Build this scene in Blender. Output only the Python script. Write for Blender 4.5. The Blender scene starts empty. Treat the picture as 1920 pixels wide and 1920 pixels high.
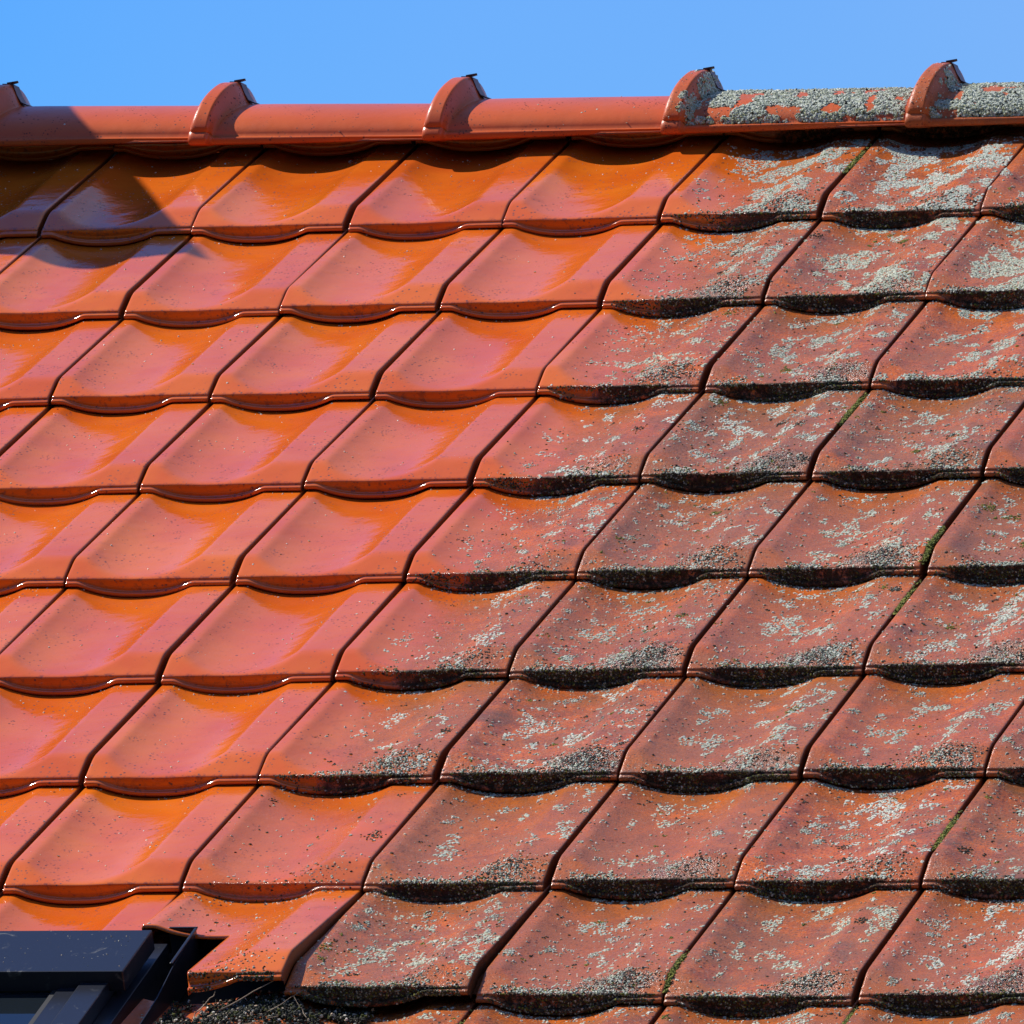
import bpy, bmesh, math, random
import numpy as np
from mathutils import Matrix, Vector
R = math.radians
scene = bpy.context.scene
COL = scene.collection

# ------------------------------------------------------------------ camera
PITCH = R(25.46)                       # roof pitch
cam_d = bpy.data.cameras.new('camera')
cam = bpy.data.objects.new('camera', cam_d); COL.objects.link(cam)
cam_d.sensor_width = 36.0; cam_d.lens = 20.441 * 18.0
cam_d.clip_start = 0.1; cam_d.clip_end = 5000
cam.matrix_world = Matrix(((0.955055, 0.016762, 0.295953, 5.45663),
                           (0.296428, -0.054004, -0.953527, -15.44338),
                           (0.0, 0.998400, -0.056545, -1.47983),
                           (0, 0, 0, 1)))
scene.camera = cam

# ------------------------------------------------------------------ light
SUN = Vector((-0.71, 0.035, 0.70)).normalized()      # towards the sun
el = math.asin(SUN.z); az = math.atan2(SUN.x, SUN.y)  # azimuth from +Y clockwise
world = bpy.data.worlds.new("World"); scene.world = world; world.use_nodes = True
wn, wl = world.node_tree.nodes, world.node_tree.links
for n_ in list(wn): wn.remove(n_)
sky = wn.new('ShaderNodeTexSky'); sky.sky_type = 'NISHITA'; sky.sun_disc = False
sky.sun_elevation = el; sky.sun_rotation = az; sky.altitude = 300; sky.air_density = 1.0; sky.dust_density = 0.35; sky.ozone_density = 2.5
tint = wn.new('ShaderNodeMix'); tint.data_type = 'RGBA'; tint.blend_type = 'MULTIPLY'; tint.inputs[0].default_value = 1.0
tint.inputs[7].default_value = (0.26, 0.76, 1.55, 1)
bgn = wn.new('ShaderNodeBackground'); bgn.inputs[1].default_value = 0.070
wo = wn.new('ShaderNodeOutputWorld')
# a faint high veil that thickens towards +X
wtc = wn.new('ShaderNodeTexCoord'); wsep = wn.new('ShaderNodeSeparateXYZ'); wl.new(wtc.outputs['Generated'], wsep.inputs[0])
wno = wn.new('ShaderNodeTexNoise'); wno.inputs['Scale'].default_value = 9; wno.inputs['Detail'].default_value = 3; wl.new(wtc.outputs['Generated'], wno.inputs['Vector'])
wmr = wn.new('ShaderNodeMapRange'); wmr.inputs[1].default_value = -.36; wmr.inputs[2].default_value = -.20; wmr.inputs[3].default_value = -.045; wmr.inputs[4].default_value = .16; wl.new(wsep.outputs[0], wmr.inputs[0])
wmm = wn.new('ShaderNodeMath'); wmm.operation = 'MULTIPLY_ADD'; wmm.inputs[1].default_value = .10; wl.new(wno.outputs[0], wmm.inputs[0]); wl.new(wmr.outputs[0], wmm.inputs[2])
veil = wn.new('ShaderNodeMix'); veil.data_type = 'RGBA'; veil.inputs[7].default_value = (8.5, 8.9, 9.4, 1)
wl.new(wmm.outputs[0], veil.inputs[0])
wl.new(sky.outputs[0], tint.inputs[6]); wl.new(tint.outputs[2], veil.inputs[6]); wl.new(veil.outputs[2], bgn.inputs[0]); wl.new(bgn.outputs[0], wo.inputs[0])
sd = bpy.data.lights.new('sun', 'SUN'); sd.energy = 5.0; sd.angle = R(0.53); sd.color = (1.0, 0.95, 0.88)
so = bpy.data.objects.new('sun', sd); COL.objects.link(so)
so.rotation_euler = SUN.to_track_quat('Z', 'Y').to_euler(); so.location = SUN * 30
vs = scene.view_settings
scene.display_settings.display_device = 'sRGB'
vs.view_transform = 'Standard'; vs.look = 'None'; vs.exposure = 0.47; vs.gamma = 1.0
scene.cycles.max_bounces = 6

# ------------------------------------------------------------------ helpers
W, L = 0.25, 0.35; U1 = W - .0053       # cover width and gauge of one tile
cp, sp_ = math.cos(PITCH), math.sin(PITCH)
def P3(u, v, h=0.0): return Vector((u, v * cp - h * sp_, v * sp_ + h * cp))
def tag(o, label=None, cat=None, group=None, kind=None):
    if label: o['label'] = label
    if cat: o['category'] = cat
    if group: o['group'] = group
    if kind: o['kind'] = kind
    return o
def link(name, me, parent=None, mat=None):
    o = bpy.data.objects.new(name, me)
    COL.objects.link(o)
    if parent is not None: o.parent = parent
    if mat is not None and me is not None and not me.materials: me.materials.append(mat)
    return o
def np_mesh(name, co, quads=None, tris=None, smooth=True, colors=None):
    me = bpy.data.meshes.new(name)
    nq = 0 if quads is None else len(quads); nt = 0 if tris is None else len(tris)
    me.vertices.add(len(co)); me.vertices.foreach_set('co', np.ascontiguousarray(co, dtype=np.float32).ravel())
    idx = []
    if nq: idx.append(np.asarray(quads, dtype=np.int32).ravel())
    if nt: idx.append(np.asarray(tris, dtype=np.int32).ravel())
    idx = np.concatenate(idx)
    me.loops.add(len(idx)); me.loops.foreach_set('vertex_index', idx)
    me.polygons.add(nq + nt)
    st = np.concatenate([np.arange(nq) * 4, nq * 4 + np.arange(nt) * 3]).astype(np.int32)
    me.polygons.foreach_set('loop_start', st)
    me.polygons.foreach_set('use_smooth', np.full(nq + nt, smooth))
    if colors is not None:
        a = me.color_attributes.new('tone', 'FLOAT_COLOR', 'POINT')
        a.data.foreach_set('color', np.ascontiguousarray(colors, dtype=np.float32).ravel())
    me.update(calc_edges=True); me.validate()
    return me
def bm_mesh(name, bm, smooth=False):
    me = bpy.data.meshes.new(name); bmesh.ops.recalc_face_normals(bm, faces=bm.faces)
    bm.to_mesh(me); bm.free()
    if smooth: me.polygons.foreach_set('use_smooth', [True] * len(me.polygons))
    return me
def add_box(bm, x0, x1, y0, y1, z0, z1, bev=0.0):
    r = bmesh.ops.create_cube(bm, size=1)
    for v in r['verts']:
        v.co = Vector((x0 + (v.co.x + .5) * (x1 - x0), y0 + (v.co.y + .5) * (y1 - y0), z0 + (v.co.z + .5) * (z1 - z0)))
    if bev > 0:
        es = set(e for v in r['verts'] for e in v.link_edges)
        bmesh.ops.bevel(bm, geom=list(es), offset=bev, segments=2, affect='EDGES', profile=.5)

# ---- value noise for scattering
def vnoise(x, y, seed):
    xi = np.floor(x).astype(np.int64); yi = np.floor(y).astype(np.int64)
    fx = x - xi; fy = y - yi; fx = fx * fx * (3 - 2 * fx); fy = fy * fy * (3 - 2 * fy)
    def h(a, b):
        n = (a * 374761393 + b * 668265263 + seed * 1274126177) & 0x7fffffff
        n = ((n ^ (n >> 13)) * 1274126177) & 0x7fffffff
        return ((n ^ (n >> 16)) & 0xffff) / 65535.0
    return (h(xi, yi) * (1 - fx) + h(xi + 1, yi) * fx) * (1 - fy) + (h(xi, yi + 1) * (1 - fx) + h(xi + 1, yi + 1) * fx) * fy
def fbm(x, y, seed, o=4):
    s = 0; a = .5; t = 0
    for i in range(o):
        s = s + a * vnoise(x * 2 ** i, y * 2 ** i, seed + i * 7); t += a; a *= .55
    return s / t

# ------------------------------------------------------------------ materials
def new_mat(name):
    m = bpy.data.materials.new(name); m.use_nodes = True
    nt = m.node_tree
    for n_ in list(nt.nodes): nt.nodes.remove(n_)
    out = nt.nodes.new('ShaderNodeOutputMaterial'); b = nt.nodes.new('ShaderNodeBsdfPrincipled')
    nt.links.new(b.outputs[0], out.inputs[0])
    return m, nt, b
class NB:
    def __init__(s, nt): s.nt = nt
    def n(s, t, **k):
        x = s.nt.nodes.new(t)
        for a, b in k.items(): setattr(x, a, b)
        return x
    def put(s, sock, v):
        if isinstance(v, bpy.types.NodeSocket): s.nt.links.new(v, sock)
        elif isinstance(v, (tuple, list)) and sock.type == 'RGBA' and len(v) == 3: sock.default_value = (*v, 1)
        else: sock.default_value = v
    def math(s, op, a, b=0.0, c=None, clamp=False):
        m = s.n('ShaderNodeMath', operation=op, use_clamp=clamp); s.put(m.inputs[0], a); s.put(m.inputs[1], b)
        if c is not None: s.put(m.inputs[2], c)
        return m.outputs[0]
    def ss(s, x, lo, hi):
        m = s.n('ShaderNodeMapRange', interpolation_type='SMOOTHSTEP'); s.put(m.inputs[0], x); s.put(m.inputs[1], lo); s.put(m.inputs[2], hi)
        return m.outputs[0]
    def mix(s, f, a, b, mode='MIX'):
        m = s.n('ShaderNodeMix', data_type='RGBA', blend_type=mode); s.put(m.inputs[0], f); s.put(m.inputs[6], a); s.put(m.inputs[7], b)
        return m.outputs[2]
    def noise(s, vec, scale, detail=3, rough=.55, dist=0.0):
        m = s.n('ShaderNodeTexNoise'); s.put(m.inputs['Vector'], vec); m.inputs['Scale'].default_value = scale
        m.inputs['Detail'].default_value = detail; m.inputs['Roughness'].default_value = rough; m.inputs['Distortion'].default_value = dist
        return m.outputs[0]
    def vor(s, vec, scale, rnd=1.0):
        m = s.n('ShaderNodeTexVoronoi'); s.put(m.inputs['Vector'], vec); m.inputs['Scale'].default_value = scale
        m.inputs['Randomness'].default_value = rnd
        return m
    def attr(s, name):
        a = s.n('ShaderNodeAttribute', attribute_type='OBJECT', attribute_name=name); return a.outputs['Fac']
def clay_material(name, ridge=False):
    m, nt, b = new_mat(name); k = NB(nt)
    tc = k.n('ShaderNodeTexCoord').outputs['Object']
    sep = k.n('ShaderNodeSeparateXYZ'); k.put(sep.inputs[0], tc)
    seed = k.attr('seed'); w = k.attr('weather'); gr = k.attr('grade')
    tc0 = k.n('ShaderNodeTexCoord').outputs['Object']; nz = k.math('MULTIPLY_ADD', k.noise(tc0, 30, 4, .7), .12, -.06)
    w = k.math('MULTIPLY', w, k.math('SUBTRACT', 1.0, k.math('MULTIPLY', gr, k.ss(k.math('ADD', sep.outputs[0], nz), .15, .01))))
    off = k.n('ShaderNodeCombineXYZ'); k.put(off.inputs[0], k.math('MULTIPLY', seed, 3.7)); k.put(off.inputs[1], k.math('MULTIPLY', seed, 5.1)); k.put(off.inputs[2], seed)
    add = k.n('ShaderNodeVectorMath', operation='ADD'); k.put(add.inputs[0], tc); k.put(add.inputs[1], off.outputs[0]); vec = add.outputs[0]
    # glazed clay, slightly varying in hue
    big = k.noise(vec, 7, 3)
    clean = k.mix(k.ss(big, .3, .7), (.47, .080, .018), (.54, .100, .018)) if ridge else k.mix(k.ss(big, .3, .7), (.575, .098, .008), (.67, .146, .010))
    clean = k.mix(k.math('MULTIPLY', k.ss(k.math('FRACT', k.math('MULTIPLY', seed, 7.31)), 0, 1), .35), clean, (.52, .075, .014))
    # bare, weather-worn clay
    mid = k.noise(vec, 26, 5, .65)
    fine = k.noise(vec, 420, 3, .7)
    worn = k.mix(k.ss(mid, .38, .62), (.60, .132, .013), (.34, .078, .022))
    worn = k.mix(k.math('MULTIPLY', k.ss(k.noise(vec, 9, 4, .6), .48, .62), .55), worn, (.34, .090, .026))
    grainy = k.noise(vec, 300, 2, .8)
    worn = k.mix(k.math('MULTIPLY', k.ss(grainy, .49, .60), .72), worn, (.13, .045, .030))
    worn = k.mix(k.math('MULTIPLY', k.ss(k.noise(vec, 13, 7, .75, .6), .53, .66), .75), worn, (.10, .045, .032))
    worn = k.mix(k.math('MULTIPLY', k.ss(k.noise(vec, 210, 2, .8), .60, .68), .55), worn, (.42, .33, .25))
    # grey brown film, thicker on some tiles than on others
    film = k.math('MULTIPLY', k.ss(k.math('ADD', k.noise(vec, 17, 5, .7), k.math('MULTIPLY', k.math('FRACT', k.math('MULTIPLY', seed, 2.39)), .22)), .46, .70), .50)
    worn = k.mix(film, worn, (.200, .094, .036))
    wn_ = k.math('MULTIPLY', w, k.ss(k.math('ADD', k.noise(vec, 11, 4, .6), k.math('MULTIPLY', w, .25)), .38, .62), clamp=True)
    col = k.mix(wn_, clean, worn)
    # purple black smudges and small dark pits
    pit_v = k.vor(vec, 210)
    pit = k.math('MULTIPLY', k.ss(pit_v.outputs['Distance'], .36, .20), k.ss(k.noise(vec, 26, 4, .75), .55, .62))
    pit2 = k.math('MULTIPLY', k.ss(k.vor(vec, 110).outputs['Distance'], .24, .14), k.ss(k.noise(vec, 12, 3), .50, .60))
    smg = k.math('MULTIPLY', k.ss(k.noise(vec, 22, 7, .75, .8), .58, .70), k.math('MULTIPLY_ADD', w, .75, .25))
    dark = k.math('MAXIMUM', k.math('MULTIPLY', k.math('MAXIMUM', pit, pit2), .85), k.math('MULTIPLY', smg, .7))
    col = k.mix(dark, col, (.075, .030, .034))
    gritmask = 0.0; crust = 0.0
    if not ridge:
        # black grit gathered on the right front shoulder, and algae crust on the front face
        dx = k.math('DIVIDE', k.math('SUBTRACT', sep.outputs[0], k.math('MULTIPLY_ADD', k.math('FRACT', k.math('MULTIPLY', seed, 3.17)), .05, .155)), .060)
        dy = k.math('DIVIDE', k.math('SUBTRACT', sep.outputs[1], .022), .034)
        d = k.math('SQRT', k.math('ADD', k.math('MULTIPLY', dx, dx), k.math('MULTIPLY', dy, dy)))
        d = k.math('ADD', d, k.math('MULTIPLY', k.math('SUBTRACT', k.noise(vec, 40, 5, .7), .5), 1.6))
        gm = k.math('MULTIPLY', k.ss(d, 1.15, .35), k.ss(w, .25, .8))
        gm = k.math('MULTIPLY', gm, k.ss(k.math('FRACT', k.math('MULTIPLY', seed, 5.7)), .1, .9))
        gritmask = gm
        col = k.mix(k.math('MULTIPLY', gm, k.ss(fine, .36, .60)), col, (.045, .042, .045))
        ed = k.ss(sep.outputs[1], .0030, -.0005)
        bx = k.math('MULTIPLY', k.ss(sep.outputs[0], .012, .05), k.ss(sep.outputs[0], .245, .185))
        cr = k.math('ADD', k.noise(vec, 75, 6, .8), k.math('MULTIPLY_ADD', bx, .24, -.16))
        crust = k.math('MULTIPLY', k.math('MULTIPLY', ed, k.math('MULTIPLY', k.ss(cr, .46, .60), .92)), k.ss(w, .2, .7))
        cc = k.mix(k.ss(k.noise(vec, 260, 3, .7), .42, .62), (.010, .009, .006), (.032, .036, .018))
        col = k.mix(crust, col, cc)
        # rim of the lower edge a little sooty on every tile
        rim = k.math('MULTIPLY', k.ss(k.math('ABSOLUTE', sep.outputs[1]), .006, .0), k.ss(k.noise(vec, 90, 4, .7), .50, .66))
        col = k.mix(k.math('MULTIPLY', rim, .6), col, (.07, .03, .03))
    if not ridge:
        # grime down in the side joints
        jn = k.math('MAXIMUM', k.ss(sep.outputs[0], U1 - .0016, U1 - .0004), k.ss(sep.outputs[0], .0008, .0001))
        col = k.mix(k.math('MULTIPLY', jn, .68), col, (.028, .010, .008)); dark = k.math('MAXIMUM', dark, jn)
    k.put(b.inputs['Base Color'], col)
    # gloss
    rg = k.math('MULTIPLY_ADD', k.noise(vec, 18, 4, .6), .07, .26 if ridge else .075)
    rough = k.math('ADD', rg, k.math('MULTIPLY', w, k.math('MULTIPLY_ADD', mid, .40, -.02)))
    rough = k.math('ADD', rough, k.math('MULTIPLY', k.math('MAXIMUM', dark, crust), .35), clamp=True)
    k.put(b.inputs['Roughness'], rough)
    k.put(b.inputs['Specular IOR Level'], k.math('SUBTRACT', k.math('MULTIPLY_ADD', w, -.22, .36 if ridge else .53), k.math('MULTIPLY', k.math('MAXIMUM', dark, crust), .30)))
    b.inputs['IOR'].default_value = 1.5 if ridge else 1.68
    # surface grain
    grain = k.math('MULTIPLY', k.math('ADD', fine, k.math('MULTIPLY', k.noise(vec, 160, 3, .7), 1.0)), k.math('MULTIPLY_ADD', w, .0008, .00002))
    soft = k.math('MULTIPLY', k.noise(vec, 34, 3, .5), .0010)
    hgt = k.math('ADD', grain, soft)
    if not ridge:
        hgt = k.math('ADD', hgt, k.math('MULTIPLY', k.math('MULTIPLY', k.math('MAXIMUM', gritmask, crust), fine), .0045))
    bump = k.n('ShaderNodeBump'); bump.inputs['Strength'].default_value = .8; bump.inputs['Distance'].default_value = 1.0
    k.put(bump.inputs['Height'], hgt); k.put(b.inputs['Normal'], bump.outputs[0])
    return m
CLAY = clay_material('fired_clay'); RIDGE = clay_material('fired_clay_ridge', True)
def tone_mat(name, rough=.85, sub=0):
    m, nt, b = new_mat(name); k = NB(nt)
    a = k.n('ShaderNodeVertexColor', layer_name='tone')
    tc = k.n('ShaderNodeTexCoord').outputs['Object']
    f = k.ss(k.noise(tc, 900, 2, .6), .3, .7)
    k.put(b.inputs['Base Color'], k.mix(k.math('MULTIPLY', f, .25), a.outputs[0], (.05, .05, .035)))
    b.inputs['Roughness'].default_value = rough; b.inputs['Specular IOR Level'].default_value = .25
    return m
LICHEN = tone_mat('lichen_crust')
def simple(name, col, rough, metal=0.0, spec=.5, noise_to=None, scale=30, amt=.5, bump=0.0):
    m, nt, b = new_mat(name); k = NB(nt)
    tc = k.n('ShaderNodeTexCoord').outputs['Object']
    if noise_to: k.put(b.inputs['Base Color'], k.mix(k.math('MULTIPLY', k.ss(k.noise(tc, scale, 5, .65), .4, .7), amt), col, noise_to))
    else: k.put(b.inputs['Base Color'], col)
    b.inputs['Roughness'].default_value = rough; b.inputs['Metallic'].default_value = metal; b.inputs['Specular IOR Level'].default_value = spec
    if bump:
        bn = k.n('ShaderNodeBump'); bn.inputs['Distance'].default_value = bump; k.put(bn.inputs['Height'], k.noise(tc, scale * 4, 4, .6)); k.put(b.inputs['Normal'], bn.outputs[0])
    return m
DECK = simple('bitumen_felt', (.018, .016, .014), .95, noise_to=(.03, .026, .02))
TWIG = simple('dry_twig', (.28, .20, .13), .8, noise_to=(.12, .08, .05), scale=200)
CLIPM = simple('painted_clip_metal', (.10, .028, .020), .35, metal=.3, noise_to=(.05, .02, .015), scale=60)
GROUND = simple('lawn', (.06, .09, .03), .95, noise_to=(.10, .09, .045), scale=1.2, amt=.8, bump=.01)
RENDERW = simple('wall_render', (.55, .50, .42), .9, noise_to=(.45, .40, .33), scale=3, bump=.002)

# ------------------------------------------------------------------ tile shape
def smin(a, b, k):
    h = np.clip(.5 + .5 * (b - a) / k, 0, 1)
    return b * (1 - h) + a * h - k * h * (1 - h)
def Bp(u):                             # cross profile: roll, trough, flat
    s = u / W
    par = -.0160 * (1 - np.abs((s - .41) / .335) ** 2.4)
    return smin(np.zeros_like(par), par, .0022) + .0
def zt(u, v):
    plane = .0285 * (1 - v / L)
    return smin(plane + Bp(u), .0128 + .265 * v, .0040)
def tile_cols():
    r = .0034
    a = [r * (1 - math.cos(t)) for t in np.linspace(0, math.pi / 2, 5)]
    da = [-r * (1 - math.sin(t)) for t in np.linspace(0, math.pi / 2, 5)]
    mid = list(np.linspace(r, U1 - r, 64))[1:-1]
    us = a + mid + [U1 - x for x in a[::-1]]
    dz = da + [0] * len(mid) + da[::-1]
    return np.array(us), np.array(dz)
def tile_mesh(name, cut=None, vmax=None):
    us, dz = tile_cols()
    if cut: us = np.sort(np.append(us, cut[0])); dz = np.interp(us, *tile_cols())
    vs_ = np.concatenate([np.linspace(0, .006, 5), np.linspace(.009, .09, 26), np.linspace(.10, L * 1.13, 30)])
    if vmax: vs_ = vs_[vs_ <= vmax]
    if cut: vs_ = np.sort(np.append(vs_, cut[1]))
    rows_v, rows_z = [], []
    for v in vs_[::-1]:
        z = zt(us, np.full_like(us, v)) + dz
        if v < .0012: z = z - .0003
        rows_v.append(np.full_like(us, v)); rows_z.append(z)
    zc = rows_z[-1]; B = Bp(us); lt = B + .0084 + dz * .4; lb = B + .0014
    for vv, z in ((-.0008, zc - .0006), (-.0013, zc - .0016), (-.0014, (zc + lt) / 2), (-.0016, lt + .0006), (-.0026, lt + .0001), (-.0054, lt - .0004),
                  (-.0066, lt - .0013), (-.0069, (lt + lb) / 2), (-.0064, lb + .0006), (-.0042, lb), (.008, lb), (.008, lb + .010)):
        rows_v.append(np.full_like(us, vv)); rows_z.append(z)
    V = np.array(rows_v); Z = np.array(rows_z); n, m = V.shape
    Uu = np.tile(us, (n, 1))
    # side walls: one more column at each side down to the underside
    bot = np.where(V > 0, zt(Uu, np.maximum(V, 0)) - .020, 0)
    bot = np.where(V <= .0001, B[None, :] + .0014, bot); bot = np.maximum(bot, B[None, :] * 0 - .03)
    def edge(c, uu):
        return np.full((n, 1), uu), V[:, c:c + 1], np.minimum(Z[:, c:c + 1], bot[:, c:c + 1])
    eu, ev, ez = edge(0, .0002); fu, fv, fz = edge(m - 1, U1 - .0002)
    Uu = np.hstack([eu, Uu, fu]); V = np.hstack([ev, V, fv]); Z = np.hstack([ez, Z, fz]); m += 2
    co = np.stack([Uu, V, Z], -1).reshape(-1, 3)
    i, j = np.meshgrid(np.arange(n - 1), np.arange(m - 1), indexing='ij')
    a = (i * m + j).ravel()
    quads = np.stack([a, a + m, a + m + 1, a + 1], 1)
    if cut is None:
        # interlocking side flange that runs under the neighbour
        vv = np.linspace(.012, vmax or L * 1.1, 12); base = len(co); ex = []
        for v in vv:
            ztop = float(zt(np.array([U1]), np.array([v]))[0])
            ex += [(U1 - .001, v, ztop - .0200), (U1 + .018, v, ztop - .0225)]
        co = np.vstack([co, ex]); b = base + np.arange(len(vv) - 1) * 2
        quads = np.vstack([quads, np.stack([b, b + 1, b + 3, b + 2], 1)])
        return np_mesh(name, co, quads)
    c = co[quads].mean(1)
    keep = ~((c[:, 0] < cut[0]) & (c[:, 1] < cut[1]))
    me = np_mesh(name, co, quads[keep])
    bm = bmesh.new(); bm.from_mesh(me)
    bmesh.ops.delete(bm, geom=[v for v in bm.verts if not v.link_faces], context='VERTS')
    es = [e for e in bm.edges if e.is_boundary and all((abs(v.co.x - cut[0]) < 1e-5 and v.co.y <= cut[1] + 1e-5) or (abs(v.co.y - cut[1]) < 1e-5 and v.co.x <= cut[0] + 1e-5) for v in e.verts)]
    r = bmesh.ops.extrude_edge_only(bm, edges=es)
    for v in [g for g in r['geom'] if isinstance(g, bmesh.types.BMVert)]: v.co.z -= .004
    bm.to_mesh(me); bm.free()
    me.polygons.foreach_set('use_smooth', [True] * len(me.polygons))
    return me

# ------------------------------------------------------------------ lichen crumbs
def dome_template():
    v = [(0, 0, .62)]
    for kx in range(6):
        t = kx * math.pi / 3; v.append((.68 * math.cos(t), .68 * math.sin(t), .46))
    for kx in range(6):
        t = kx * math.pi / 3 + .2; v.append((math.cos(t), math.sin(t), -.12))
    tr = [(0, 1 + kx, 1 + (kx + 1) % 6) for kx in range(6)]
    for kx in range(6):
        a, b = 1 + kx, 1 + (kx + 1) % 6; c, d = a + 6, b + 6
        tr += [(a, c, d), (a, d, b)]
    return np.array(v), np.array(tr)
def pyr_template():
    v = np.array([(0, 0, .75), (1, 0, -.1), (0, 1, -.1), (-1, 0, -.1), (0, -1, -.1)])
    return v, np.array([(0, 1, 2), (0, 2, 3), (0, 3, 4), (0, 4, 1)])
DT, PT = dome_template(), pyr_template()
def crumbs(name, pos, nor, rad, tone, rng, flat=1.0, hs=None):
    """irregular crumbs (pos, nor: n x 3; rad: n; tone: n x 3) gathered in one mesh"""
    cos, trs, cls = [], [], []; base = 0
    if hs is None: hs = np.ones(len(pos))
    for tmpl, sel in ((DT, rad >= .00125), (PT, rad < .00125)):
        p, q, r, t = pos[sel], nor[sel], rad[sel], tone[sel]; n = len(p)
        if n == 0: continue
        tv, tt = tmpl
        q = q / np.linalg.norm(q, axis=1, keepdims=True)
        rx = rng.normal(size=(n, 3)); ax = np.cross(q, rx); ax /= np.linalg.norm(ax, axis=1, keepdims=True) + 1e-9; ay = np.cross(q, ax)
        jit = 1 + rng.uniform(-.3, .3, (n, len(tv), 1))
        s = rng.uniform(.7, 1.35, (n, 1)); hz = rng.uniform(.6, 1.5, (n, 1)) * flat * hs[sel][:, None]
        loc = tv[None] * jit
        co = p[:, None, :] + r[:, None, None] * (loc[:, :, 0:1] * (ax * s)[:, None, :] + loc[:, :, 1:2] * (ay / s)[:, None, :] + loc[:, :, 2:3] * (q * hz)[:, None, :])
        cos.append(co.reshape(-1, 3)); trs.append((tt[None] + (base + np.arange(n) * len(tv))[:, None, None]).reshape(-1, 3))
        cls.append(np.repeat(np.c_[t, np.ones(n)], len(tv), axis=0)); base += n * len(tv)
    if not cos: return None
    return np_mesh(name, np.vstack(cos), None, np.vstack(trs), smooth=False, colors=np.vstack(cls))
PALE = np.array([(.50, .53, .44), (.40, .44, .35), (.60, .62, .53), (.33, .37, .29), (.45, .47, .33)])
TAN = np.array([(.58, .46, .33), (.74, .67, .56), (.40, .30, .21), (.52, .49, .40)])
DARK = np.array([(.030, .032, .024), (.05, .052, .036), (.02, .02, .018), (.075, .078, .060)])
MOSS = np.array([(.14, .16, .022), (.22, .22, .035), (.08, .10, .016)])
def pick(rng, pal, n, var=.18):
    return pal[rng.integers(0, len(pal), n)] * (1 + rng.uniform(-var, var, (n, 1)))
def surf(u, v):
    e = 5e-4
    z = zt(u, v); zx = (zt(u + e, v) - z) / e; zy = (zt(u, v + e) - z) / e
    return np.stack([u, v, z], 1), np.stack([-zx, -zy, np.ones_like(zx)], 1)
def tile_crumbs(seed_, grade=0.0, **kw):
    global GRADE; GRADE = grade; return tile_crumbs_(seed_, **kw)
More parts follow.
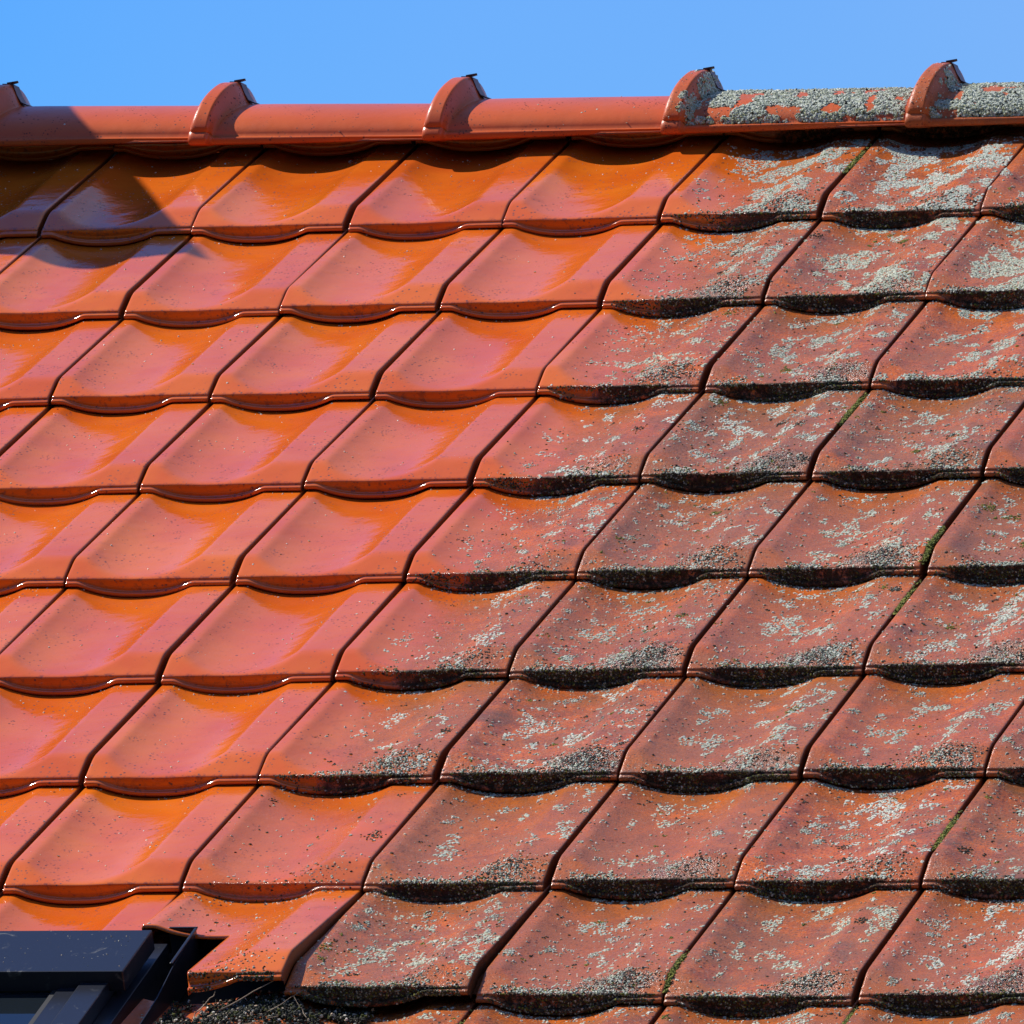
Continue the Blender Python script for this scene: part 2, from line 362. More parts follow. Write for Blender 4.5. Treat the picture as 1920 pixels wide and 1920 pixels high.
def tile_crumbs_(seed, plates, grains, fringe, corner, front, clean_grains=0, backband=.5, moss=0.0):
    rng = np.random.default_rng(seed)
    P, N, Rr, T, Hs = [], [], [], [], {}
    def add(u, v, r, t, h=1.0):
        ok = (u > .002) & (u < U1 - .002) & (v > .0004) & (v < L * .995)
        if GRADE: ok &= rng.random(len(u)) < np.clip((u - .01) / .14, .02, 1) ** GRADE
        if ok.sum() == 0: return
        p, q = surf(u[ok], v[ok]); Hs[len(P)] = h; P.append(p); N.append(q); Rr.append(r[ok]); T.append(t[ok])
    # crusty plates: dense where a patchy field is high, spreading in lobed shapes
    n = int(14000 * plates ** .5)
    if plates > 0:
        u = rng.uniform(0, W, n); v = rng.uniform(0, L, n)
        bias = .10 * np.exp(-((v / L - .45) / .5) ** 2) * np.where(u > .05, 1, -.6) - .10 * np.exp(-(u / .03) ** 2)
        fs = .85 if plates < .3 else .62
        f = fbm(u * 48 * fs + seed, v * 34 * fs, seed, 4) + bias + .22 * (fbm(u * 11, v * 9 + seed, seed + 5, 2) - .5)
        th = .735 - .26 * plates + (.022 if plates < .3 else 0)
        s = f > th; k = s.sum()
        tone_ = pick(rng, PALE, k, .10) * .55 + PALE[rng.integers(0, len(PALE))] * .45
        add(u[s], v[s], rng.uniform(.0013, .0029, k), tone_, .42)
        q = rng.random(k) < .22
        if q.any(): add(u[s][q], v[s][q], rng.uniform(.0008, .0016, q.sum()), tone_[q] * 1.12, 1.5)
    # loose grains
    n = int(grains * 2600); u = rng.uniform(0, W, n); v = rng.uniform(0, L, n)
    s = rng.random(n) < np.clip(.25 + 1.5 * (fbm(u * 22, v * 18, seed + 31, 3) - .35), .1, 1); n = s.sum(); u, v = u[s], v[s]
    t = pick(rng, TAN, n); c = rng.random(n); t[c < .40] = pick(rng, PALE, (c < .40).sum()); t[c > .86] = pick(rng, DARK, (c > .86).sum())
    add(u, v, .0004 + .0019 * rng.random(n) ** 4.0, t)
    # small clumps
    for _ in range(int(grains * 60)):
        cu, cv = rng.uniform(.01, W - .01), rng.uniform(.01, L); n = rng.integers(3, 16); sz = rng.uniform(.0006, .0030)
        if rng.random() < .10: n = rng.integers(30, 80); sz = rng.uniform(.003, .0065)
        col = PALE if rng.random() < .75 else (DARK if rng.random() < .6 else MOSS)
        add(cu + rng.normal(0, sz * 1.1, n), cv + rng.normal(0, sz * 1.3, n), rng.uniform(.0008, .0017, n), pick(rng, col, n))
    # fringe on the crease above the front face
    n = int(fringe * 900); u = rng.uniform(.012, W - .012, n)
    s = rng.random(n) < np.clip((fbm(u * 30, u * 0 + seed, seed + 3, 3) - .30) * 3, 0, 1) * np.clip((u - .012) / .03, 0, 1) * np.clip((W - .02 - u) / .05, .15, 1)
    u = u[s]; n = len(u); v = np.abs(rng.normal(0, .0045 + .004 * fringe, n)); t = pick(rng, PALE, n); c = rng.random(n)
    t[c > .7] = pick(rng, DARK, (c > .7).sum()); t[c < .08] = pick(rng, MOSS, (c < .08).sum())
    add(u, v, rng.uniform(.0007, .0020, n), t)
    # grit on the right shoulder
    n = int(corner * 1100); u = .185 + rng.normal(0, .026, n); v = .026 + rng.normal(0, .017, n); t = pick(rng, DARK, n); c = rng.random(n)
    t[c < .38] = pick(rng, PALE, (c < .38).sum()); t[(c > .38) & (c < .5)] = pick(rng, TAN, ((c > .38) & (c < .5)).sum())
    add(u, v, .0006 + .0013 * rng.random(n) ** 1.6, t)
    # band washed up against the course above
    n = int(backband * 420); u = rng.uniform(.005, W - .01, n)
    s = fbm(u * 26, u * 0 + seed * 3, seed + 9, 3) > .46; u = u[s]; n = len(u); v = L - .004 - np.abs(rng.normal(0, .008, n)); t = pick(rng, PALE, n); c = rng.random(n)
    t[c > .75] = pick(rng, DARK, (c > .75).sum()); t[c < .2] = pick(rng, TAN, (c < .2).sum())
    add(u, v, rng.uniform(.0006, .0017, n), t)
    # crust of the front face
    n = int(front * 2600); u = rng.uniform(.008, W - .016, n); f = rng.random(n)
    s = rng.random(n) < np.clip((fbm(u * 24, f * 2, seed + 13, 3) - .33) * 3.2, 0, 1) * np.clip((u - .008) / .03, 0, 1)
    u, f = u[s], f[s]; n = len(u); lo, hi = Bp(u) + .002, zt(u, np.zeros(n)) - .0005
    z = lo + f * (hi - lo); v = np.where(z < Bp(u) + .0084, -.0067, -.0014); t = pick(rng, DARK, n); c = rng.random(n)
    t[c < .16] = pick(rng, PALE, (c < .16).sum()) * .7; t[c > .80] = pick(rng, MOSS, (c > .80).sum()) * .8
    if n:
        P.append(np.stack([u, v, z], 1)); N.append(np.tile([0, -1, .1], (n, 1))); Rr.append(rng.uniform(.0007, .0018, n)); T.append(t)
    # sparse grains of a clean tile
    n = clean_grains
    if n:
        u = rng.uniform(0, W, n); v = L * rng.random(n) ** .8; add(u, v, .0005 + .0013 * rng.random(n) ** 3, pick(rng, TAN, n) * 1.15)
    # moss cushions in the side joint
    if moss > 0:
        n = int(moss * 520); c0 = rng.uniform(.1, .8) * L; v = c0 + rng.normal(0, .03, n); u = U1 + rng.normal(.0026, .0022, n); z = zt(u, np.clip(v, 0, L)) - .0035 + rng.normal(0, .001, n)
        ok = (v > .004) & (v < L)
        P.append(np.stack([u, v, z + .002], 1)[ok]); N.append(np.tile([0, 0, 1.], (ok.sum(), 1))); Rr.append(rng.uniform(.0010, .0021, ok.sum())); T.append(pick(rng, MOSS, ok.sum()))
    if not P: return None
    return crumbs('lichen', np.vstack(P), np.vstack(N), np.concatenate(Rr), np.vstack(T), rng, hs=np.concatenate([np.full(len(p_), Hs.get(i_, 1.0)) for i_, p_ in enumerate(P)]))

# ------------------------------------------------------------------ structure: deck, ground
bm = bmesh.new()
APV, APH = .138, -.05
def deck_quad(pts): bm.faces.new([bm.verts.new(p) for p in pts])
ua, ub = -3.0, 4.5
ap = P3(0, APV, APH)
def back(y, dz=0): return ap.z - (y - ap.y) * math.tan(PITCH) + dz
e0 = P3(0, -4.6, APH)
deck_quad([(ua, e0.y, e0.z), (ub, e0.y, e0.z), (ub, ap.y, ap.z), (ua, ap.y, ap.z)])
deck_quad([(ua, ap.y, ap.z), (ub, ap.y, ap.z), (ub, ap.y + 4, back(ap.y + 4)), (ua, ap.y + 4, back(ap.y + 4))])
tag(link('roof_deck', bm_mesh('roof_deck', bm), None, DECK), kind='structure')
bm = bmesh.new(); add_box(bm, ua, ub, e0.y + .4, ap.y + 3.6, -7, e0.z + .02)
tag(link('house_wall', bm_mesh('house_wall', bm), None, RENDERW), 'pale rendered wall of the house beneath the tiled roof', 'wall', kind='thing')
bm = bmesh.new(); deck_quad([(-800, -800, -7), (800, -800, -7), (800, 800, -7), (-800, 800, -7)])
tag(link('ground', bm_mesh('ground', bm), None, GROUND), kind='structure')

# added trees, out of view behind the camera, to darken the lower tile edges
LEAFM = simple('added_tree_foliage', (.035, .055, .015), .8, noise_to=(.02, .03, .01), scale=2)
rt = np.random.default_rng(21); nleaf = 42000
ctr = np.stack([rt.uniform(-45, 45, 80), rt.uniform(-38, -28, 80), rt.uniform(-3, 9, 80)], 1); rad_ = rt.uniform(3.5, 5.5, 80)
ci = rt.integers(0, 80, nleaf); dv_ = rt.normal(size=(nleaf, 3)); dv_ /= np.linalg.norm(dv_, axis=1, keepdims=True)
pc = ctr[ci] + dv_ * (rad_[ci] * rt.uniform(.7, 1, nleaf))[:, None]; pc[:, 2] = np.maximum(pc[:, 2], -6.8)
a1 = rt.normal(size=(nleaf, 3)) * .6; a2 = rt.normal(size=(nleaf, 3)) * .6
lco = np.stack([pc, pc + a1, pc + a2], 1).reshape(-1, 3)
tag(link('added_woods', np_mesh('added_woods', lco, None, np.arange(nleaf * 3).reshape(-1, 3), smooth=False), None, LEAFM), 'dark green trees added unseen behind the viewer to darken the tile fronts', 'trees', kind='stuff')

# ------------------------------------------------------------------ the tiles
tile_me = tile_mesh('roof_tile')
cut_top = tile_mesh('roof_tile_cut_short', cut=(W + .001, .535 * L))
cut_corner = tile_mesh('roof_tile_cut_corner', cut=(.47 * W, .50 * L))
top_me = tile_mesh('roof_tile_top_course', vmax=.075)
for me in (top_me, tile_me, cut_top, cut_corner): me.materials.append(CLAY)
ORD = ['first', 'second', 'third', 'fourth', 'fifth', 'sixth', 'seventh', 'eighth', 'ninth', 'tenth', 'eleventh']
# visible columns (first, last) of each course, counted from the ridge
vis = {0: (0, 5), 1: (-1, 6), 2: (0, 6), 3: (0, 6), 4: (1, 7), 5: (1, 7), 6: (2, 7), 7: (2, 8), 8: (2, 8), 9: (3, 8), 10: (4, 8)}
rnd = random.Random(5)
ROT = Matrix.Rotation(PITCH, 4, 'X')
def heavy(r, c):
    base = {0: .5, 1: .62, 2: .40, 3: .26, 4: .18, 5: .13, 6: .11, 7: .10, 8: .11, 9: .13, 10: .12}[r]
    if r <= 3: base += .13 * (c - 5)
    elif c >= 7: base += .05
    return max(.05, min(.9, base + rnd.uniform(-.04, .05)))
for r in range(0, 11):
    a, b = vis[r]
    for c in range(a - 1, b + 2):
        if r == 10 and c < 4: continue
        if r == 9 and c < 2: continue
        me = tile_me; dh = 0; tilt = 0; du = rnd.uniform(-.0010, .0010); dv = rnd.uniform(-.0028, .0028); yaw = R(rnd.uniform(-.45, .45)); roll = R(rnd.uniform(-.4, .4)); tilt = R(rnd.uniform(-.05, .35))
        seed = rnd.uniform(0, 40)
        if r <= 1 and c <= 1: dv += .008 * (1.5 - c) / 1.5
        if r == 0: me = top_me
        if r == 9 and c < 4: me = cut_top
        if r == 9 and c == 4: me = cut_corner; tilt = math.atan2(.031, L); dh = 0; yaw = R(.4); roll = 0; du = 0
        if r == 9 and c == 5: tilt = math.atan2(.013, L)
        if (r, c) in ((9, 6),): tilt = math.atan2(.002, L)
        weathered = c >= 4 and not (r == 9 and c == 4) and not (r == 8 and c == 4)
        w = 0.0
        if weathered: w = min(1.0, .80 + rnd.uniform(-.05, .2))
        if weathered and c == 4: w = .80
        if (r, c) == (8, 4): w = .30
        if (r, c) == (9, 4): w = .12
        if (r, c) == (1, 4): w = .60
        if not weathered and w == 0: w = rnd.uniform(.0, .05)
        o = link('roof_tile', me)
        # tilt pivots on the hidden upper edge
        M = Matrix.Translation(P3(c * W + du, -r * L + dv + (.034 if r == 0 else 0), dh - (.001 if r == 0 else 0))) @ ROT
        if tilt: M = M @ Matrix.Translation((0, L * 1.1, 0)) @ Matrix.Rotation(-tilt, 4, 'X') @ Matrix.Translation((0, -L * 1.1, 0))
        M = M @ Matrix.Translation((W / 2, L, 0)) @ Matrix.Rotation(yaw, 4, 'Z') @ Matrix.Rotation(roll, 4, 'Y') @ Matrix.Translation((-W / 2, -L, 0))
        o.matrix_world = M
        o['weather'] = float(w); o['seed'] = float(seed); grade = 1.0 if (c == 4 and weathered) else 0.0; o['grade'] = grade
        inview = a <= c <= b
        if w > .5: look = 'lichen crusted dull red tile' if (r <= 3 and c >= 5) else 'weathered mossy dull red tile'
        elif w > .2: look = 'lightly soiled orange tile'
        else: look = 'clean glossy orange tile'
        if (r, c) == (9, 4): lab = 'orange tile with cut-out corner, tilted up beside the black roof window'
        elif r == 9 and c == 3: lab = 'clean orange tile cut short directly above the black roof window cover'
        elif r == 9 and c < 3: lab = 'orange tile cut short above the roof window, beyond the left picture edge'
        elif r == 0: lab = f'{look} tucked under the ridge, {ORD[c - a]} from left of the top course' if inview else f'{look} tucked under the ridge just outside the {"left" if c < a else "right"} edge'
        elif inview: lab = f'{look}, {ORD[c - a]} from left in {ORD[r - 1]} full course below the ridge'
        else: lab = f'{look} just outside the {"left" if c < a else "right"} edge, {ORD[r - 1]} full course below ridge'
        tag(o, lab, 'roof tile', 'interlocking clay tiles laid in courses on the roof', 'thing')
        o['label'] = lab
        # growth
        sd_ = 100 + r * 37 + c * 11
        if w > .5:
            hv = heavy(r, c)
            if (r, c) == (1, 4): hv = .50
            lm = tile_crumbs(sd_, grade=grade, plates=hv, grains=rnd.choice([.55, .75, .95, 1.2, 1.5]), fringe=rnd.uniform(.6, 1.0) if c > 4 else .55, corner=rnd.choice([.12, .3, .5, .8, 1.0]),
                             front=1.0 if c > 4 else .5, backband=rnd.uniform(.5, 1.1), moss=(rnd.random() < .24) * rnd.uniform(.3, 1))
        elif w > .1:
            lm = tile_crumbs(sd_, plates=0, grains=.22, fringe=.12, corner=.10, front=.7 if me is cut_corner else .06, clean_grains=60, backband=.4)
        else:
            lm = tile_crumbs(sd_, plates=0, grains=.0, fringe=.0, corner=.0, front=.0, clean_grains=rnd.randint(35, 90) if r < 7 else 110, backband=.12 if r > 6 else .03)
        if lm and r > 0 and me is not cut_top:
            if me is cut_corner: pass
            lo = link('lichen' if w > .1 else 'grit', lm, o, LICHEN); lo['kind'] = 'stuff'
            if me is cut_corner:
                bm = bmesh.new(); bm.from_mesh(lm)
                bmesh.ops.delete(bm, geom=[x for x in bm.verts if x.co.x < .475 * W and x.co.y < .505 * L], context='VERTS'); bm.to_mesh(lm); bm.free()

# ------------------------------------------------------------------ ridge tiles
RY0 = P3(0, .004, .0)                     # under the near lip
lipP = P3(0, -.026, .040)                 # near lower lip of the ridge cap
HW, HH = .124, .062
def ridge_profile():
    pts = []                              # (y, z, outward ny, nz), from near lip over the top to the far lip
    pts.append((-HW + .010, -.012)); pts.append((-HW - .003, -.012)); pts.append((-HW - .0048, -.0105)); pts.append((-HW - .005, -.003)); pts.append((-HW - .0045, -.0012)); pts.append((-HW - .002, -.0002)); pts.append((-HW + .0002, .0006))
    for t in np.linspace(R(176), R(4), 40):
        c_, s_ = math.cos(t), math.sin(t)
        e = 1.28
        y = HW * math.copysign(abs(c_) ** e, c_); z = (HH - .002) * abs(s_) ** 1.06 + .002
        pts.append((y, z))
    far = [(-y, z) for (y, z) in pts[:7]][::-1]
    return np.array(pts + far)
RP = 1.525 * W
def ridge_mesh(name, length):
    prof = ridge_profile(); n = len(prof)
    tang = np.gradient(prof, axis=0); nor = np.stack([-tang[:, 1], tang[:, 0]], 1); nor /= np.linalg.norm(nor, axis=1, keepdims=True)
    cen = np.array([0, .012])
    s = nor * (prof - cen); sg = np.sign(s.sum(1)); nor = nor * np.where(sg == 0, 1, sg)[:, None]
    # collar: rounded raised head, then a flank that sweeps down into the body
    xs = np.concatenate([[0, 0, .0008, .0025, .006], np.linspace(.010, .026, 6), np.linspace(.028, .052, 14), [.056, .060, .070, .085], np.linspace(.10, length + .03, 16)])
    co = []
    for kx, x in enumerate(xs):
        up = np.clip((prof[:, 1] + .004) / HH, 0, 1)
        hgt = .012 + .023 * up                  # collar taller over the top
        if kx == 0: f = -.35 * np.ones(n)
        elif x < .006: f = np.full(n, 1 - .20 * (1 - x / .006) ** 2)
        elif x <= .028: f = np.ones(n)
        else:
            run = .009 + .019 * up ** 3
            q = np.clip((x - .028) / run, 0, 1); f = 1 - q * q * (3 - 2 * q)
        off = hgt * f
        taper = -.0035 * np.clip((x - .1) / (length - .1), 0, 1.1)
        xx = x + .013 * up * np.clip(1 - x / .075, 0, 1); y = prof[:, 0] + nor[:, 0] * (off + taper); z = prof[:, 1] + np.maximum(nor[:, 1], -.1) * off + nor[:, 1] * taper
        co.append(np.stack([xx, y, z], 1))
    co = np.array(co); m = len(xs)
    i, j = np.meshgrid(np.arange(m - 1), np.arange(n - 1), indexing='ij'); a = (i * n + j).ravel()
    quads = np.stack([a, a + n, a + n + 1, a + 1], 1)
    return np_mesh(name, co.reshape(-1, 3), quads), co, xs, prof, nor
ridge_me, RC, RXS, RPF, RNR = ridge_mesh('ridge_tile', RP)
ridge_me.materials.append(RIDGE)
def ridge_growth(seed, amount, fold, near_only=False):
    rng = np.random.default_rng(seed)
    n = int(26000 * amount); 
    m, k = RC.shape[:2]
    x = rng.uniform(.004, RP, n); j = rng.uniform(6, 30, n)
    ji = j.astype(int); jf = (j - ji)[:, None]
    xi = np.clip(np.searchsorted(RXS, x) - 1, 1, m - 2); xf = ((x - RXS[xi]) / (RXS[xi + 1] - RXS[xi]))[:, None]
    p00, p01, p10, p11 = RC[xi, ji], RC[xi, ji + 1], RC[xi + 1, ji], RC[xi + 1, ji + 1]
    pos = (p00 * (1 - jf) + p01 * jf) * (1 - xf) + (p10 * (1 - jf) + p11 * jf) * xf
    nor = np.cross(p10 - p00, p01 - p00); nor *= np.sign(nor[:, 2:3] * 1 + 1e-9); 
    arc = j / 24.0
    f = fbm(x * 34 + seed, arc * 6.5, seed, 4) + .28 * (fbm(x * 9, arc * 2.4 + seed, seed + 3, 2) - .5)
    th = .80 - .46 * amount + np.where(x < .034, .22, 0) + np.where(x < fold, .25, 0)
    s = f > th; q = s.sum()
    t = pick(rng, PALE, q); c = rng.random(q); t[c > .93] = pick(rng, DARK, (c > .93).sum()); g = arc[s] < .42; 
    t[g & (c < .25)] = pick(rng, np.array([(.40, .42, .24), (.28, .30, .17)]), (g & (c < .25)).sum())
    r_ = rng.uniform(.0013, .0025, q)
    # loose grains
    s2 = (rng.random(n) < .012 + .02 * amount) & ~s; q2 = s2.sum()
    return crumbs('lichen', np.vstack([pos[s], pos[s2]]), np.vstack([nor[s], nor[s2]]), np.concatenate([r_ * 1.15, rng.uniform(.0005, .0015, q2)]), np.vstack([t, pick(rng, TAN, q2)]), rng, hs=np.concatenate([np.where(rng.random(q) < .3, 1.4, .6), np.ones(q2)]))
def clip_mesh():
    bm = bmesh.new()
    y0, y1 = -.012, .014
    path = [(.024, HH + .0358), (.037, HH + .0356), (.043, HH + .0325), (.049, HH + .0175), (.056, HH + .0062), (.066, HH + .0018)]
    for s in range(len(path) - 1):
        (x0, z0), (x1, z1) = path[s], path[s + 1]
        q = [bm.verts.new((x0, y0, z0)), bm.verts.new((x1, y0, z1)), bm.verts.new((x1, y1, z1)), bm.verts.new((x0, y1, z0))]
        f = bm.faces.new(q)
    # bent-up tongue
    q = [bm.verts.new((.031, y0 + .002, HH + .0356)), bm.verts.new((.047, y0 + .009, HH + .0388)), bm.verts.new((.045, y1 - .008, HH + .0382)), bm.verts.new((.031, y1 - .002, HH + .0356))]
    bm.faces.new(q)
    bmesh.ops.remove_doubles(bm, verts=bm.verts, dist=1e-6)
    bmesh.ops.recalc_face_normals(bm, faces=bm.faces)
    r = bmesh.ops.solidify(bm, geom=list(bm.faces), thickness=.0022)
    return bm_mesh('ridge_clip', bm)
clip_me = clip_mesh(); clip_me.materials.append(CLIPM)
u0r = .605 * W
rl = {-1: 'glossy orange ridge tile at the far left, half under the chimney shadow', 0: 'clean glossy ridge tile, second raised collar from the left', 1: 'clean ridge tile right of the middle collar, few dark specks',
      2: 'ridge tile patched with grey green lichen, clean raised collar end', 3: 'ridge tile almost covered in grey green lichen at far right',
      -2: 'clean ridge tile beyond the left picture edge', 4: 'lichen covered ridge tile beyond the right picture edge'}
for kx in range(-2, 5):
    o = link('ridge_tile', ridge_me)
    cxw = u0r + kx * RP * (1.0 + .004 * kx)
    o.location = (cxw, lipP.y + HW, lipP.z + rnd.uniform(-.001, .001) + max(0, .42 - cxw) * .016); o.rotation_euler = (0, R(rnd.uniform(-.1, .15) + (.7 if kx < 1 else 0)), R(rnd.uniform(-.15, .15)))
    o['grade'] = 0.0; o['seed'] = float(rnd.uniform(0, 40)); o['weather'] = [.05, .05, .10, .14, .40, .55, .6][kx + 2]
    tag(o, rl[kx], 'ridge tile', 'ridge tiles along the top of the roof', 'thing')
    link('ridge_clip', clip_me, o)
    am = {2: .84, 3: 1.06, 4: 1.0}.get(kx, .012)
    g = ridge_growth(500 + kx, am, .08 if kx == 3 else .0)
    if g: link('lichen' if am > .1 else 'grit', g, o, LICHEN)['kind'] = 'stuff'

# ------------------------------------------------------------------ chimney (outside the picture; casts the shadow at top left)
def brick_mat():
    m, nt, b = new_mat('chimney_brick'); k = NB(nt)
    tc = k.n('ShaderNodeTexCoord').outputs['Object']
    sep = k.n('ShaderNodeSeparateXYZ'); k.put(sep.inputs[0], tc)
    cb = k.n('ShaderNodeCombineXYZ'); k.put(cb.inputs[0], k.math('ADD', sep.outputs[0], sep.outputs[1])); k.put(cb.inputs[1], sep.outputs[2])
    br = k.n('ShaderNodeTexBrick'); k.put(br.inputs['Vector'], cb.outputs[0]); br.inputs['Scale'].default_value = 1
    br.inputs['Brick Width'].default_value = .25; br.inputs['Row Height'].default_value = .075; br.inputs['Mortar Size'].default_value = .006
    br.inputs['Color1'].default_value = (.30, .09, .05, 1); br.inputs['Color2'].default_value = (.22, .07, .045, 1); br.inputs['Mortar'].default_value = (.35, .33, .30, 1)
    k.put(b.inputs['Base Color'], br.outputs[0]); b.inputs['Roughness'].default_value = .9
    return m
Ls = Vector((SUN.x, SUN.y * cp + SUN.z * sp_, -SUN.y * sp_ + SUN.z * cp))   # sun in roof frame
tipu, tipv, hh = 1.27 * W, -1.36 * L, .95
CU, CV = tipu + hh * Ls.x / Ls.z, tipv + hh * Ls.y / Ls.z
topc = P3(CU, CV, hh)
e_ch = tag(link('chimney', None), 'brick chimney with concrete slab standing beyond the left picture edge', 'chimney', kind='thing')
e_ch.location = (topc.x, topc.y, topc.z)
bm = bmesh.new(); add_box(bm, -.80, -.36, .30, .74, -1.6, -.06); link('stack', bm_mesh('stack', bm), e_ch, brick_mat())
bm = bmesh.new(); cpts = [(-.003, .03), (-.17, .80), (-1.05, .80), (-1.05, .22), (-.12, .0)]
lo_ = [bm.verts.new((x, y, -.06)) for x, y in cpts]; hi_ = [bm.verts.new((x, y, 0)) for x, y in cpts]
bm.faces.new(lo_); bm.faces.new(hi_)
for q_ in range(5): bm.faces.new((lo_[q_], lo_[(q_ + 1) % 5], hi_[(q_ + 1) % 5], hi_[q_]))
link('cap', bm_mesh('cap', bm), e_ch, simple('cast_concrete', (.35, .34, .32), .9, noise_to=(.2, .2, .18), scale=12))

# ------------------------------------------------------------------ roof window
def metal_mat():
    m, nt, b = new_mat('anthracite_sheet'); k = NB(nt)
    tc = k.n('ShaderNodeTexCoord').outputs['Object']
    st = k.ss(k.noise(tc, 26, 5, .7, 1.2), .60, .74)
    sp2 = k.ss(k.vor(tc, 90).outputs['Distance'], .14, .06)
    f = k.math('MULTIPLY', k.math('MAXIMUM', st, k.math('MULTIPLY', sp2, k.ss(k.noise(tc, 20, 2), .5, .6))), .40)
    k.put(b.inputs['Base Color'], k.mix(f, (.013, .015, .022), (.20, .20, .18)))
    k.put(b.inputs['Roughness'], k.math('MULTIPLY_ADD', f, .5, .30)); b.inputs['Specular IOR Level'].default_value = .5
    return m
MET = metal_mat()
GASK = simple('rubber_gasket', (.015, .015, .016), .6)
def glass_mat():
    m, nt, b = new_mat('window_glass'); b.inputs['Base Color'].default_value = (.010, .014, .018, 1); b.inputs['Roughness'].default_value = .03
    b.inputs['IOR'].default_value = 1.52; b.inputs['Specular IOR Level'].default_value = .9
    return m
wroot = tag(link('roof_window', None), 'black metal roof window with pale specks on its top cover, at lower left', 'roof window', kind='thing')
wroot.matrix_world = Matrix.Translation(P3(1.035, -3.026, 0)) @ ROT
def wpart(name, mat, boxes, parent=wroot):
    bm = bmesh.new()
    for bx in boxes: add_box(bm, *bx)
    return link(name, bm_mesh(name, bm), parent, mat)
LW = -.78
cov = wpart('top_cover', MET, [(LW, 0, -.127, 0, .022, .050, .0016)])
bm = bmesh.new(); bmesh.ops.create_cone(bm, cap_ends=True, segments=12, radius1=.0035, radius2=.0028, depth=.002, matrix=Matrix.Translation((-.205, -.098, .051))); bmesh.ops.scale(bm, vec=(1, 1, 1), verts=bm.verts)
link('screw', bm_mesh('screw', bm, True), cov, MET)
wpart('side_cover', MET, [(-.060, -.022, -1.12, -.100, .004, .034, .0015)])
wpart('side_cover', MET, [(LW + .022, LW + .060, -1.12, -.100, .004, .034, .0015)])
wpart('sash', MET, [(-.090, -.0625, -1.10, -.100, .000, .027, .0012), (LW + .0625, LW + .09, -1.10, -.100, .0, .027, .0012), (LW + .06, -.0625, -.112, -.060, .0, .0215, .001), (LW + .06, -.0625, -1.12, -1.10, .0, .026, .001)])
wpart('gasket', GASK, [(-.0985, -.0905, -1.10, -.112, .0, .0235, 0), (LW + .06, -.099, -.124, -.113, .0, .021, 0)])
wpart('glass_pane', glass_mat(), [(LW + .09, -.0985, -1.10, -.1245, .004, .0200, 0)])
# flashing: gutter floor, upstand and head apron
fl = wpart('flashing', MET, [(-.0215, .034, -1.15, .060, -.030, -.028, 0), (LW - .034, LW + .0215, -1.15, .060, -.030, -.028, 0), (LW - .034, .034, .061, .120, -.030, -.012, .0008),
                             (-.0215, .003, -.60, .040, -.0275, .012, .0008)])
bm = bmesh.new(); rng0 = random.Random(3)
def wall_strip(pts, t=.0012):
    vs2 = []
    for (x, y, z0, z1) in pts: vs2.append((bm.verts.new((x, y, z0)), bm.verts.new((x, y, z1)), bm.verts.new((x + t, y, z0)), bm.verts.new((x + t, y, z1))))
    for a_, b_ in zip(vs2[:-1], vs2[1:]):
        bm.faces.new((a_[0], b_[0], b_[1], a_[1])); bm.faces.new((a_[2], a_[3], b_[3], b_[2])); bm.faces.new((a_[1], b_[1], b_[3], a_[3]))
wall_strip([(.036, .058, -.028, .024), (.038, .02, -.028, .025), (.040, -.06, -.028, .022), (.038, -.12, -.028, .010), (.037, -.20, -.028, .006), (.036, -1.1, -.028, .004)])
add_box(bm, .0, .037, .0585, .060, -.027, .024, .0004)
link('upstand', bm_mesh('upstand', bm), fl, MET)
rim_bm = bmesh.new(); add_box(rim_bm, .0355, .0395, -.05, .058, .0235, .0262, .001); add_box(rim_bm, 0, .0395, .0582, .0615, .0242, .0265, .001)
link('folded_rim', bm_mesh('folded_rim', rim_bm), fl, MET)
# grit on cover
rngc = np.random.default_rng(77); n = 120
u = rngc.uniform(LW, -.004, n); u[:14] = rngc.uniform(-.06, -.02, 14); v = rngc.uniform(-.124, -.003, n); v[:14] = rngc.uniform(-.05, -.02, 14)
g = crumbs('grit', np.stack([u, v, np.full(n, .0502)], 1), np.tile([0, 0, 1.], (n, 1)), rngc.uniform(.0004, .0011, n), pick(rngc, TAN, n), rngc)
link('grit', g, cov, LICHEN)['kind'] = 'stuff'

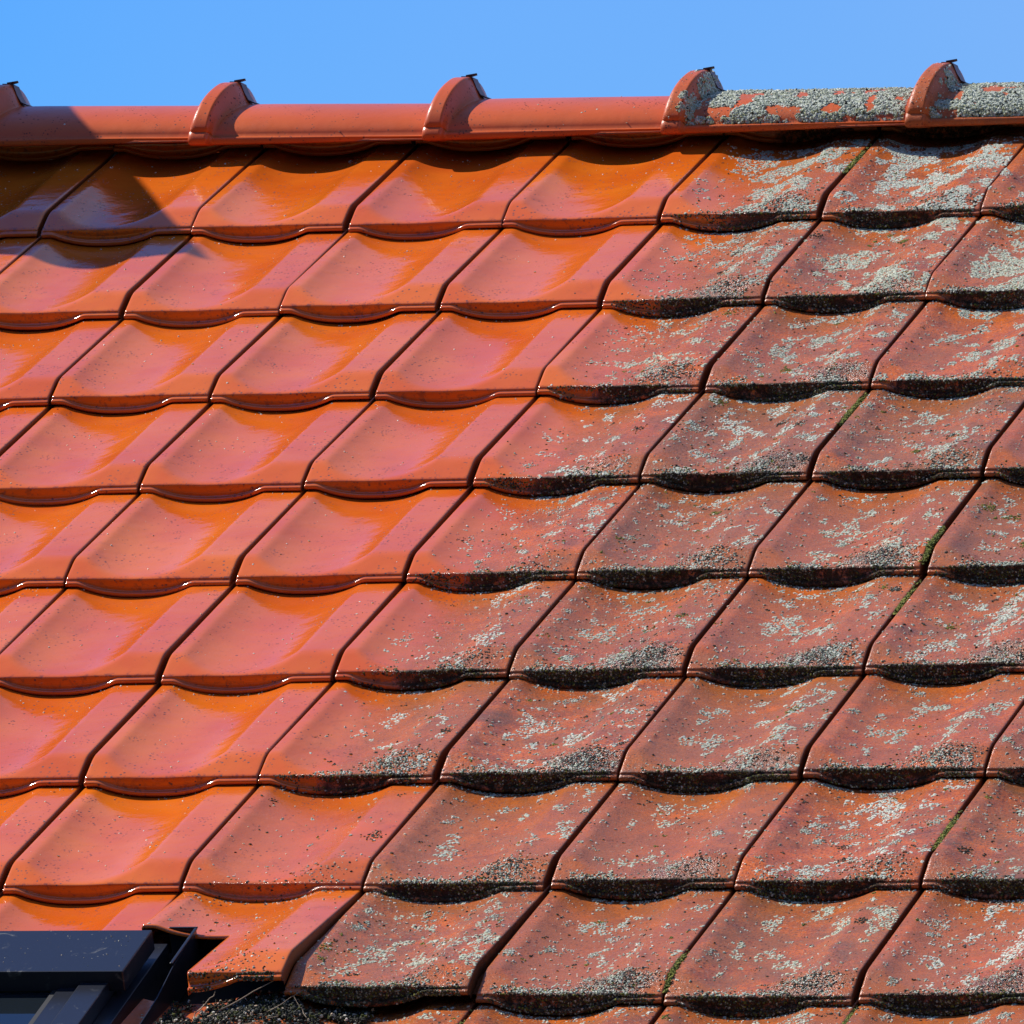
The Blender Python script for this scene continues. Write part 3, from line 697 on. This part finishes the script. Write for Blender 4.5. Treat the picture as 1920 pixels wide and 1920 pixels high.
# ------------------------------------------------------------------ moss and litter lodged beside the window
n = 5200; rg = np.random.default_rng(9)
u = rg.uniform(1.085, 1.36, n); v = -9.02 * L + rg.normal(0, .035, n) - .01
ridge_h = np.clip(.012 * (fbm(u * 30, v * 30, 4, 3)) + .003, 0, .02)
cu = u / W - np.floor(u / W); base_h = zt(cu * W, v - (-10 * L)) ; base_h = np.where(v > -9.0 * L, np.minimum(base_h, .0), base_h)
ok = (v < -8.9 * L) & (v > -9.30 * L) & (fbm(u * 25, v * 25, 8, 3) > .40)
h = base_h + ridge_h * rg.random(n)
t = pick(rg, DARK, n) * .7; c = rg.random(n); t[c < .11] = pick(rg, TAN, (c < .11).sum()); t[c > .9] = pick(rg, MOSS, (c > .9).sum()) * .5
pw = np.array([P3(a_, b_, c_)[:] for a_, b_, c_ in zip(u[ok], v[ok], h[ok])])
g = crumbs('moss_litter', pw, np.tile([0, -.43, .9], (len(pw), 1)), rg.uniform(.0010, .0026, len(pw)), t[ok], rg, flat=1.4)
tag(link('moss_litter', g, None, LICHEN), 'dark moss and crumbs lodged under the tilted cut tile', 'moss', kind='stuff')
def twig(name, pts, rad, label):
    bm = bmesh.new(); rings = []
    for i, p in enumerate(pts):
        d = (pts[min(i + 1, len(pts) - 1)] - pts[max(i - 1, 0)]).normalized(); a_ = d.orthogonal().normalized(); b_ = d.cross(a_)
        rr = rad * (1 - .6 * i / len(pts)); rings.append([bm.verts.new(p + a_ * rr * math.cos(t) + b_ * rr * math.sin(t)) for t in [k_ * math.pi / 3 for k_ in range(6)]])
    for r0, r1 in zip(rings[:-1], rings[1:]):
        for k_ in range(6): bm.faces.new((r0[k_], r0[(k_ + 1) % 6], r1[(k_ + 1) % 6], r1[k_]))
    tag(link(name, bm_mesh(name, bm, True), None, TWIG), label, 'twig', 'dry twigs caught beside the roof window')
def wig(a_, b_, n=7, s=.002):
    r_ = random.Random(int(a_[0] * 9999)); A, B = P3(*a_), P3(*b_)
    return [A.lerp(B, i / (n - 1)) + Vector((r_.uniform(-s, s), r_.uniform(-s, s), r_.uniform(-s, s))) for i in range(n)]
twig('twig', wig((1.165, -3.215, .016), (1.235, -3.150, .034), s=.0025), .0011, 'pale crooked twig in the moss below the tilted cut tile')
twig('twig', wig((1.235, -3.205, .014), (1.285, -3.135, .024), s=.001), .0006, 'thin brown stalk leaning up under the tilted cut tile')

twig('twig', wig((1.150, -3.235, .020), (1.172, -3.188, .040), s=.003), .0010, 'short forked pale twig standing in the moss near the roof window')
twig('twig', wig((1.200, -3.240, .012), (1.262, -3.222, .020), s=.0015), .0006, 'thin straw lying across the moss under the tilted cut tile')
twig('twig', wig((1.295, -3.215, .014), (1.268, -3.178, .026), s=.001), .0005, 'short thin stalk at the right end of the moss')
